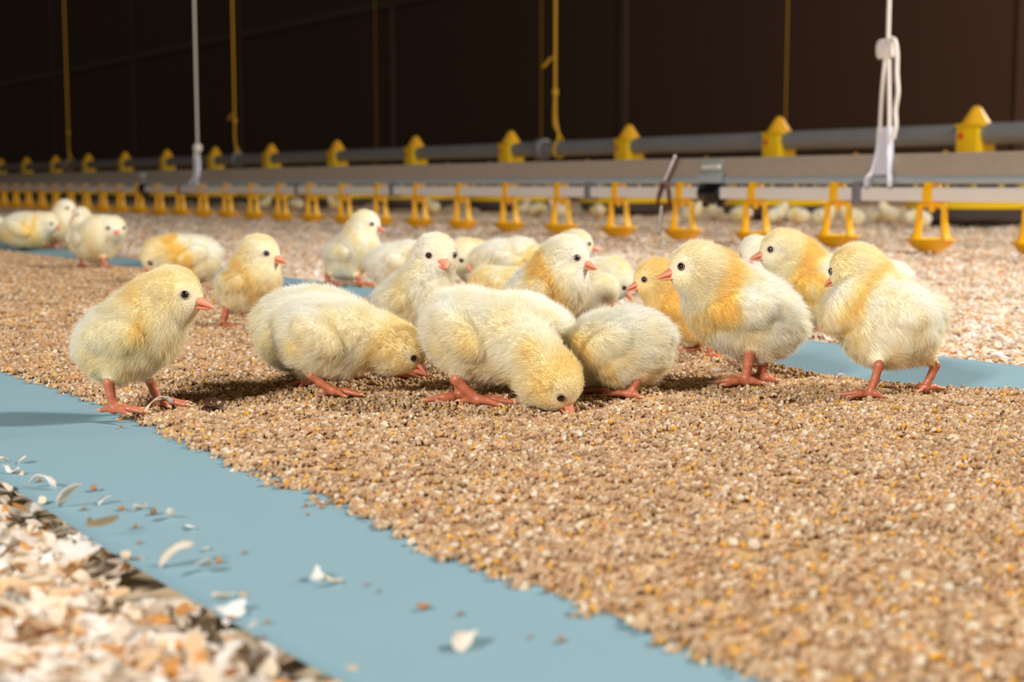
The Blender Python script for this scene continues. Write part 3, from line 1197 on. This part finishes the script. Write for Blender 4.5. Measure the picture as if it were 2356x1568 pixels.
    ar = np.linalg.norm(np.cross(pb - pa, pc - pa), axis=1)
    hc_w = np.clip(1.5 - np.linalg.norm((pa - hd), axis=1) / hr, 0, 1)
    pr = ar * (1 + .6 * hc_w)
    ti = rs.choice(len(tri), n, p=pr / pr.sum())
    a1 = np.sqrt(rs.uniform(size=(n, 1))); a2 = rs.uniform(size=(n, 1))
    w0, w1, w2 = 1 - a1, a1 * (1 - a2), a1 * a2
    P = w0 * pa[ti] + w1 * pb[ti] + w2 * pc[ti]
    Nn = w0 * nv[tri[ti, 0]] + w1 * nv[tri[ti, 1]] + w2 * nv[tri[ti, 2]]
    Nn /= np.maximum(np.linalg.norm(Nn, axis=1, keepdims=True), 1e-9)
    ed = np.min([np.linalg.norm(P - e, axis=1) for e in EY], axis=0) / er
    ax_t = np.clip(((P - base) @ bd) / bl, -.3, 1)
    bdist = np.linalg.norm(P - base - ax_t[:, None] * bd * bl, axis=1) / hr
    hk = np.min([np.linalg.norm(P - k, axis=1) for k in HK], axis=0)
    keep = (ed > (1.05 if not closed else .2)) & (bdist > .30)
    P, Nn, ed, bdist, hk = P[keep], Nn[keep], ed[keep], bdist[keep], hk[keep]
    m_ = len(P)
    hl = np.linalg.norm(P - hd, axis=1) / hr
    hw = np.clip(1.6 - hl, 0, 1)[:, None]
    flow = (1 - hw) * (-f - .55 * UP) + hw * (-hf - .15 * UP)
    T = flow - (flow * Nn).sum(1, keepdims=True) * Nn
    T /= np.maximum(np.linalg.norm(T, axis=1, keepdims=True), 1e-6)
    curl = np.stack([c(P + off) for c in N_CURL], -1)
    rnd = rs.normal(size=(m_, 3))
    lift = (rs.uniform(size=(m_, 1)) ** 2.2)
    ln = fl * 1.38 * rs.uniform(.55, 1.15, m_) * (1 + .12 * curl[:, 0]) * (.92 + .45 * lift[:, 0])
    ln *= 1 - .48 * hw[:, 0]
    fc = np.clip(((P - hd) @ hf) / hr, 0, 1) * (hl < 1.3)
    ln *= 1 - .55 * fc
    ln *= np.clip((ed - 1.0) / 2.2, .22, 1) * np.clip((bdist - .15) / .5, .3, 1)
    ln *= np.clip((hk - .001) / .011, .38, 1)
    ln = ln[:, None]
    d1 = Nn * .80 + T * .60 + .13 * curl + .08 * rnd
    d1 /= np.linalg.norm(d1, axis=1, keepdims=True)
    d2 = Nn * (.26 + .62 * lift) + T * .95 + .26 * curl + .20 * rnd
    d2 /= np.linalg.norm(d2, axis=1, keepdims=True)
    K0 = P - Nn * .0003
    K1 = P + d1 * ln * .4
    K2 = K1 + (d1 * .35 + d2 * .65) * ln * .35
    K3 = K2 + d2 * ln * .35
    pos = np.stack([K0, K1, K2, K3], 1).astype(np.float32)
    cv = bpy.data.hair_curves.new('down')
    cv.add_curves([4] * m_)
    cv.attributes['position'].data.foreach_set('vector', pos.ravel())
    ra = cv.attributes.get('radius') or cv.attributes.new('radius', 'FLOAT', 'POINT')
    r0 = .000066 * math.sqrt(30000 / max(n, 1)) * sz
    ra.data.foreach_set('value', np.tile(np.array([1.0, .9, .65, .15], np.float32) * r0, m_))
    c = pigment(P, Nn) * rs.uniform(.86, 1.05, (m_, 1))
    c4 = np.ones((m_, 4), np.float32); c4[:, :3] = np.clip(c, 0, .97)
    ca = cv.attributes.new('col', 'FLOAT_COLOR', 'CURVE')
    ca.data.foreach_set('color', c4.ravel())
    cv.materials.append(M['fluff'])
    ob = bpy.data.objects.new('down', cv)
    put(ob, body)
    return root


M['leg'] = plain('orange_scaled_leg', (188, 110, 78), rough=.42, var=.22, scale=350, bump=.25, sss=.1)

FRONT, MID = 52000, 22000
CH = [
 dict(label='cream chick standing alone at front left, one foot on the blue paper', g=(312, 942), b=(300, 772), L=128, H=100, yaw=-12, pitch=22, head=(398, 682, -6), hr=74, hyaw=-14, hpitch=-3,
      legs=[(250, 881, 262, 950, -8), (347, 876, 366, 932, -18)], n=FRONT, yel=.45, collar=.4, hyel=.8, wing=.6),
 dict(label='yellow collared chick standing on one visible leg, behind the front left chick', g=(550, 752), b=(572, 652), L=84, H=63, yaw=-35, pitch=25, head=(598, 587, -15), hr=51, hyaw=-22, hpitch=-2,
      legs=[(522, 706, 513, 752, -60), (590, 712, 588, 752, -30)], n=30000, yel=.42, collar=.9, hyel=.6, wing=.7),
 dict(label='chick bending down to the left with an amber neck band, standing alone', g=(430, 648), b=(440, 592), L=66, H=54, yaw=-165, pitch=-5, head=(364, 588, -10), hr=43, hyaw=-150, hpitch=-42, n=MID, yel=.32, collar=1.3, hyel=.8),
 dict(label='pale chick standing on two legs facing the camera, far left', g=(217, 616), b=(222, 552), L=55, H=50, yaw=-62, pitch=25, head=(262, 526, -20), hr=31, hyaw=-62, hpitch=-6,
      legs=[(184, 588, 187, 614), (235, 596, 247, 617)], n=MID, yel=.2, collar=.3, hyel=.25),
 dict(label='yellow-winged chick crouching at the far left with its head lowered', g=(60, 575), b=(58, 528), L=58, H=42, yaw=-12, pitch=0, head=(114, 512, -12), hr=25, hyaw=-22, hpitch=-18,
      legs=[(46, 558, 56, 572), (100, 558, 106, 568)], n=10000, yel=.38, wing=.9),
 dict(label='upright chick with an orange neck band behind the crouching far left chick', g=(140, 566), b=(138, 522), L=46, H=38, yaw=-30, pitch=38, head=(152, 482, -5), hr=25, hyaw=-25, hpitch=0, n=10000, yel=.25, collar=.9),
 dict(label='half-hidden chick whose beak points left, behind the pale far left chick', g=(200, 574), b=(202, 525), L=40, H=31, yaw=-170, pitch=25, head=(186, 494, -5), hr=20, hyaw=-140, hpitch=-8, n=8000, yel=.3),
 dict(label='small chick pecking down between the far left chicks, mostly hidden', g=(196, 590), b=(196, 562), L=34, H=26, yaw=-150, pitch=-10, head=(166, 549, -5), hr=17, hyaw=-140, hpitch=-50, n=8000, yel=.4),
 dict(label='chick cut off by the left edge of the picture', g=(-30, 573), b=(-32, 534), L=46, H=36, yaw=10, pitch=5, head=(-80, 505, 0), hr=24, hyaw=160, hpitch=-5, n=6000, yel=.3),
 dict(label='pale chick standing tall and alone below the yellow drinkers, left of centre', g=(800, 655), b=(810, 583), L=74, H=55, yaw=-40, pitch=24, head=(842, 517, -12), hr=36, hyaw=-20, hpitch=-6,
      legs=[(753, 634, 756, 655), (825, 640, 830, 657)], n=MID, yel=.22, collar=.35, hyel=.3, wing=.4),
 dict(label='pecking chick with lowered head and one leg stretched forward, front of the left pair', g=(745, 908), b=(752, 772), L=120, H=100, yaw=-12, pitch=-12, bdd=20, head=(926, 802, -5), hr=60, hyaw=-14, hpitch=-36,
      legs=[(718, 862, 768, 908, -22), (690, 866, 712, 884, -100)], n=FRONT, yel=.30, collar=.5, hyel=1.05, wing=.55),
 dict(label='yellow-sided chick mostly hidden behind the pecking chick of the left pair', g=(720, 872), b=(714, 756), L=124, H=106, yaw=2, pitch=-5, head=(870, 790, 0), hr=50, hyaw=5, hpitch=-40,
      legs=[(745, 850, 762, 872), (900, 846, 915, 868)], n=36000, yel=.42, collar=.4, wing=.6),
 dict(label='chick staring straight at the camera with both eyes showing', g=(960, 800), b=(948, 690), L=100, H=76, yaw=-42, pitch=22, head=(1004, 588, -35), hr=55, hyaw=-68, hpitch=-8, n=36000, yel=.25, collar=.3, hyel=.18, wing=.4),
 dict(label='white rounded back of a chick to the left of the staring chick', g=(920, 702), b=(915, 608), L=66, H=52, yaw=8, pitch=0, head=(985, 600, 0), hr=38, hyaw=0, hpitch=-20, n=MID, yel=.12, collar=.3),
 dict(label='chick with face turned down and pink beak just right of the staring chick', g=(1095, 708), b=(1100, 605), L=62, H=50, yaw=-110, pitch=10, bdd=25, head=(1066, 588, -25), hr=38, hyaw=-55, hpitch=-32, n=MID, yel=.3, collar=.9, hyel=.4),
 dict(label='pale humped back of a chick in the middle of the crowd', g=(1165, 712), b=(1165, 602), L=76, H=55, yaw=5, pitch=-3, head=(1245, 625, 0), hr=38, hyaw=-5, hpitch=-30, n=MID, yel=.22, wing=.5),
 dict(label='deep yellow flank of a chick low in the crowd left of the white-headed chick', g=(1160, 745), b=(1152, 660), L=66, H=48, yaw=0, pitch=-12, head=(1225, 668, 0), hr=38, hyaw=0, hpitch=-40, n=MID, yel=.75, wing=.5),
 dict(label='white-headed chick with amber collar standing upright at the centre of the crowd', g=(1262, 805), b=(1256, 672), L=112, H=82, yaw=-36, pitch=30, head=(1306, 594, -25), hr=56, hyaw=-28, hpitch=-7, n=36000, yel=.18, collar=1.6, hyel=.2, wing=.7),
 dict(label='chick whose crown shows just above the white-headed chick', g=(1300, 690), b=(1282, 597), L=66, H=46, yaw=0, pitch=22, head=(1330, 563, 0), hr=37, hyaw=0, hpitch=-5, n=MID, yel=.25, hyel=.35),
 dict(label='chick pecking to the right beside the white-headed chick, eye and beak in view', g=(1400, 748), b=(1388, 642), L=66, H=50, yaw=-25, pitch=-8, bdd=15, head=(1420, 646, -15), hr=41, hyaw=-25, hpitch=-40, n=MID, yel=.15, hyel=.3),
 dict(label='dozing chick with a shut eye below the white-headed chick', g=(1370, 772), b=(1340, 705), L=62, H=46, yaw=-20, pitch=-10, head=(1393, 668, -10), hr=38, hyaw=-50, hpitch=-45, n=MID, yel=.3, hyel=.35, closed=True),
 dict(label='large chick pecking at the feed in the centre front, beak in the crumbs', g=(1085, 926), b=(1103, 766), L=146, H=108, yaw=-34, pitch=-12, head=(1276, 876, -120), hr=70, hyaw=-30, hpitch=-52, bdd=15,
      legs=[(1050, 872, 1098, 928, -6), (1060, 886, 1062, 922, -170)], n=FRONT, yel=.30, collar=.35, hyel=.95, wing=.7),
 dict(label='chick tucked behind the large pecking chick, only its pale back showing', g=(1225, 893), b=(1220, 766), L=104, H=92, yaw=-25, pitch=-28, head=(1290, 835, 0), hr=48, hyaw=-30, hpitch=-60, n=30000, yel=.22, wing=.4),
 dict(label='chick seen from behind with one bent leg, right of the large pecking chick', g=(1440, 914), b=(1430, 797), L=120, H=98, yaw=152, pitch=-12, bdd=50, thick=.5, head=(1322, 850, 60), hr=50, hyaw=180, hpitch=-50,
      legs=[(1471, 860, 1450, 914, 140), (1395, 880, 1388, 905, 150)], n=FRONT, yel=.3, wing=.5),
 dict(label='round chick standing in profile facing left with an amber nape', g=(1730, 882), b=(1710, 716), L=140, H=109, yaw=166, pitch=20, bdd=35, head=(1604, 618, 0), hr=69, hyaw=-174, hpitch=-3,
      legs=[(1726, 806, 1714, 884, 178), (1758, 822, 1750, 876, 165)], n=FRONT, yel=.22, collar=1.3, hyel=.6, wing=.3),
 dict(label='deep yellow chick facing left, half hidden by the round chick in profile', g=(1615, 818), b=(1576, 712), L=88, H=66, yaw=170, pitch=22, head=(1508, 643, 0), hr=53, hyaw=-168, hpitch=-8,
      legs=[(1612, 778, 1600, 812, 178), (1632, 780, 1637, 826, -30)], n=36000, yel=1.2, collar=.6, hyel=1.1, wing=.5),
 dict(label='chick with a glowing amber neck looking left over the round chick in profile', g=(1880, 775), b=(1888, 664), L=106, H=82, yaw=168, pitch=24, head=(1801, 579, 0), hr=57, hyaw=-174, hpitch=-2, n=36000, yel=.42, collar=1.5, hyel=.6, wing=.6),
 dict(label='white chick head peeking out behind the amber-necked chick', g=(1790, 736), b=(1792, 628), L=70, H=50, yaw=178, pitch=15, head=(1738, 581, 0), hr=41, hyaw=-125, hpitch=-30, n=MID, yel=.1, hyel=.1),
 dict(label='chick preening with its back to the camera, legs apart, rightmost at the front', g=(2064, 906), b=(2045, 742), L=112, H=108, W=122, yaw=102, pitch=-4, head=(1968, 620, 85), hr=66, hyaw=139, hpitch=-18,
      legs=[(2022, 840, 2001, 914, 165), (2152, 840, 2127, 900, 60)], n=FRONT, yel=.3, collar=1.0, hyel=.7, wing=.4, wing_at=(1940, 704, 15), bdd=35, thick=.5),
 dict(label='white tail of a chick just visible behind the preening chick', g=(2030, 775), b=(2035, 640), L=55, H=44, yaw=175, pitch=0, head=(1985, 650, 0), hr=34, hyaw=175, hpitch=-20, n=MID, yel=.08),
]
import sys as _sys
for i, c in enumerate(CH):
    c.setdefault('seed', i)
    if c['n'] < 20000: c.setdefault('vox', .0019)
    chick(**c)

# the flock resting under the lines, far behind
FARX = [(610, 40), (683, 170), (740, 20), (772, 200), (897, -30), (995, 160), (1114, 190), (1204, -60), (1236, 20), (1288, 170), (1349, 10), (1376, -80),
        (1592, 0), (1642, 190), (1703, -20), (1786, 30), (1837, 170), (1893, 0), (1962, 185), (2019, -10), (2049, 160), (2114, 175)]
RF = np.random.default_rng(77)
SEEN = set()
CUPS = [2356, 2145, 1930, 1740, 1575, 1425, 1290, 1170, 1063, 962, 875, 790, 712, 645, 580, 520, 463, 409, 360, 313]
ORD = ['first', 'second', 'third', 'fourth', 'fifth', 'sixth', 'seventh', 'eighth', 'ninth', 'tenth', 'eleventh', 'twelfth', 'thirteenth', 'fourteenth', 'fifteenth',
       'sixteenth', 'seventeenth', 'eighteenth', 'nineteenth', 'twentieth']
for i, (px, yw) in enumerate(FARX):
    Y = 3.38
    gap = abs((on_y(px, 480, Y)[0] - F1X + .375) % .75 - .375)
    if gap < .30: Y = 3.04
    py = HOR + (px - VPX) * CAM_H / (Y * 1.2135)
    D = on_z(px, py, .003).dot(FW)
    mm = FPX / D
    hdx, hdy = math.cos(math.radians(yw)), math.sin(math.radians(yw))
    low = RF.uniform() < .35
    ye = RF.uniform(.25, .7)
    k = min(range(len(CUPS)), key=lambda j: abs(CUPS[j] - px))
    where = 'behind' if abs(px - CUPS[k]) < 18 else 'just left of' if px < CUPS[k] else 'just right of'
    for low in (low, not low):
        lab = 'blurred %s chick far back, %s the %s cup from right' % (('drowsing ' if low else 'upright ') + ('yellow' if ye > .48 else 'pale'), where, ORD[k])
        if lab not in SEEN: break
    SEEN.add(lab)
    chick(label=lab, g=(px, py), b=(px, py - .030 * mm), L=.030 * mm, H=.024 * mm, yaw=yw, pitch=8,
          head=(px + hdx * .027 * mm, py - (.034 if low else .056) * mm, hdy * .027 * mm), hr=.0145 * mm, hyaw=yw + RF.uniform(-30, 30), hpitch=-30 if low else -5,
          n=2500, yel=ye, collar=.4, vox=.0026, seed=200 + i, group='blurred chicks beyond the drinkers')


# ------------------------------------------------------------------ loose shavings and crumbs lying on the paper
def ground_at(px, py):
    p = on_z(px, py, .003)
    x, y = np.array([p[0]]), np.array([p[1]])
    inside = feed_front(x)[0] < y[0] < feed_back(x)[0]
    z = (feed_z(x, y) + .0016 if inside else paper_z(x, y))[0]
    p = on_z(px, py, z)
    return np.array([p[0], p[1], z])


LOOSE = [(51, 1066, 30, 'thin curled shaving standing up on the blue paper by the left edge'), (28, 1090, 34, 'flat pale shaving on the blue paper at the left edge, lower of two'),
         (8, 1064, 22, 'small tan shaving cut by the left edge of the picture'), (14, 1128, 40, 'shaving at the left edge overhanging the front edge of the paper'),
         (102, 1124, 60, 'broad whitish shaving on the paper beside a round crumb, near left edge'), (98, 1159, 26, 'thin white sliver on the paper below the broad whitish shaving'),
         (155, 1168, 58, 'clump-like curled tan shaving near the front edge of the paper, left'), (240, 1160, 30, 'faint white shaving alone in the middle of the paper, left'),
         (325, 1174, 34, 'pale shaving at the start of the crumb trail on the paper'), (392, 1194, 34, 'upright forked shaving in the middle of the crumb trail'),
         (438, 1216, 36, 'narrow tan shaving at the end of the crumb trail'), (297, 1288, 32, 'shaving standing up where the paper meets the front litter'),
         (398, 1304, 80, 'largest pale shaving on the paper, left of the forked one'), (470, 1316, 66, 'long white shaving touching a brown crumb on the paper'),
         (516, 1382, 56, 'ghostly curled shaving near the front edge of the paper'), (474, 1266, 18, 'tiny white flake on the paper above the long white shaving'),
         (725, 1332, 56, 'white shaving on bare paper, left one of a touching pair'), (768, 1344, 42, 'whitish shaving on bare paper, right one of a touching pair'),
         (1070, 1490, 74, 'white cupped shaving alone on the paper at the bottom'), (373, 938, 48, 'curled shaving ring at the foot of the front left chick'),
         (345, 952, 52, 'flat translucent shaving between the feet of the front left chick'), (1645, 860, 26, 'white flake on the feed left of the round chick in profile'),
         (1938, 872, 26, 'pale flake sticking up from the feed near the preening chick'), (1345, 1412, 46, 'white flake in the feed at its front edge, lower middle'),
         (1335, 1005, 22, 'small white flake on the feed below the large pecking chick')]
RL = np.random.default_rng(55)
for i, (px, py, w, lb) in enumerate(LOOSE):
    p = ground_at(px, py)
    D = p.dot(FW)
    ln = w * D / FPX * 1.3
    V, F = flake_arrays(np.random.default_rng(500 + i), ln, ln * RL.uniform(.35, .6), np.zeros(3))
    V2 = V - np.array([0, 0, V[:, 2].min()])
    col = KC[[0, 3, 1][i % 3]]
    o = mesh_obj('wood_shaving', V2, F, M['flake'], colors=np.repeat(col[None], len(V2), 0))
    sd_ = o.modifiers.new('thickness', 'SOLIDIFY'); sd_.thickness = .0003
    o.location = Vector(p + UP * .0003)
    tag(o, lb, 'shaving', 'loose shavings on the paper and feed')

CRUMBS = [(91, 1109, 18, 'above the broad whitish shaving'), (216, 1130, 24, 'highest in the left half of the bare paper'), (193, 1174, 20, 'beside the clump-like tan shaving'),
          (207, 1201, 20, 'nearest the front edge of the paper, at left'), (279, 1174, 22, 'left of the crumb trail'), (311, 1216, 20, 'below the crumb trail'),
          (321, 1250, 14, 'lowest below the crumb trail'), (279, 984, 13, 'just below the front left chick'), (353, 1184, 24, 'inside the crumb trail'),
          (504, 1296, 24, 'touching the long white shaving'), (564, 1273, 16, 'right of the crumb trail'), (534, 1426, 34, 'long and brown near the front edge'),
          (615, 1436, 20, 'right of the long brown crumb'), (604, 1470, 16, 'by the front edge at the bottom'), (704, 1166, 14, 'close to the feed edge, left of a pair'),
          (742, 1170, 13, 'close to the feed edge, right of a pair'), (708, 1185, 10, 'tiny one under the pair by the feed edge'), (845, 1347, 14, 'right of the white pair of shavings'),
          (871, 1362, 11, 'farthest right of the white pair of shavings'), (974, 1402, 42, 'the longest, lying flat in the lower middle'), (1059, 1415, 20, 'dark red, above the white cupped shaving'),
          (1221, 1467, 14, 'small and pale, right of the white cupped shaving'), (1290, 1477, 26, 'the roundest, in the bottom corner between paper and feed')]
for i, (px, py, w, lb) in enumerate(CRUMBS):
    p = ground_at(px, py)
    s_ = w * p.dot(FW) / FPX * .5
    r_ = np.random.default_rng(700 + i)
    V = ICO_V * r_.uniform(.75, 1.15, (12, 1)) * np.array([s_, s_ * (.45 if w > 30 else .75), s_ * (.4 if w > 30 else .7)])
    rz = np.array(Matrix.Rotation(r_.uniform(-.4, .4) + (TH if w > 30 else 0), 3, 'Z'))
    V = V @ rz.T
    V[:, 2] -= V[:, 2].min()
    col = FC[[2, 8, 0, 4, 8][i % 5]] * .8
    o = mesh_obj('feed_crumb', V, ICO_F, M['granule'], smooth=False, colors=np.repeat(col[None], 12, 0))
    o.location = Vector(p)
    tag(o, 'feed crumb on the blue paper, ' + lb, 'crumb', 'feed crumbs on the bare paper')

# dark dropping on the feed
p = ground_at(490, 942)
bm = bmesh.new()
bmesh.ops.create_icosphere(bm, subdivisions=4, radius=1.0)
nd1, nd2 = Noise(.7, 91), Noise(1.8, 92)
for v_ in bm.verts:
    q_ = np.array(v_.co)
    k = 1 + .22 * nd1(q_[None])[0] + .10 * nd2(q_[None])[0]
    v_.co = Vector(q_ * k * np.array([.0056, .0046, .0038]))
me = bpy.data.meshes.new('dropping')
bm.to_mesh(me); bm.free()
me.polygons.foreach_set('use_smooth', np.ones(len(me.polygons), bool))
me.materials.append(M['burnt'])
o = put(bpy.data.objects.new('dropping', me))
o.location = Vector(p + UP * .0022)
o.rotation_euler.z = -TH
tag(o, 'dark glossy dropping on the feed right of the front left chick', 'dropping')

for k in range(9):
    r_ = np.random.default_rng(900 + k)
    a_ = r_.uniform(0, 6.283)
    V = granule_arrays(r_, r_.uniform(.0007, .0011), np.array([.0048 * math.cos(a_), .0040 * math.sin(a_), r_.uniform(-.0006, .0026)]))
    mesh_obj('stuck_crumb', V, ICO_F, M['granule'], o, smooth=False, colors=np.repeat(FC[[5, 0, 3][k % 3]][None], 12, 0))
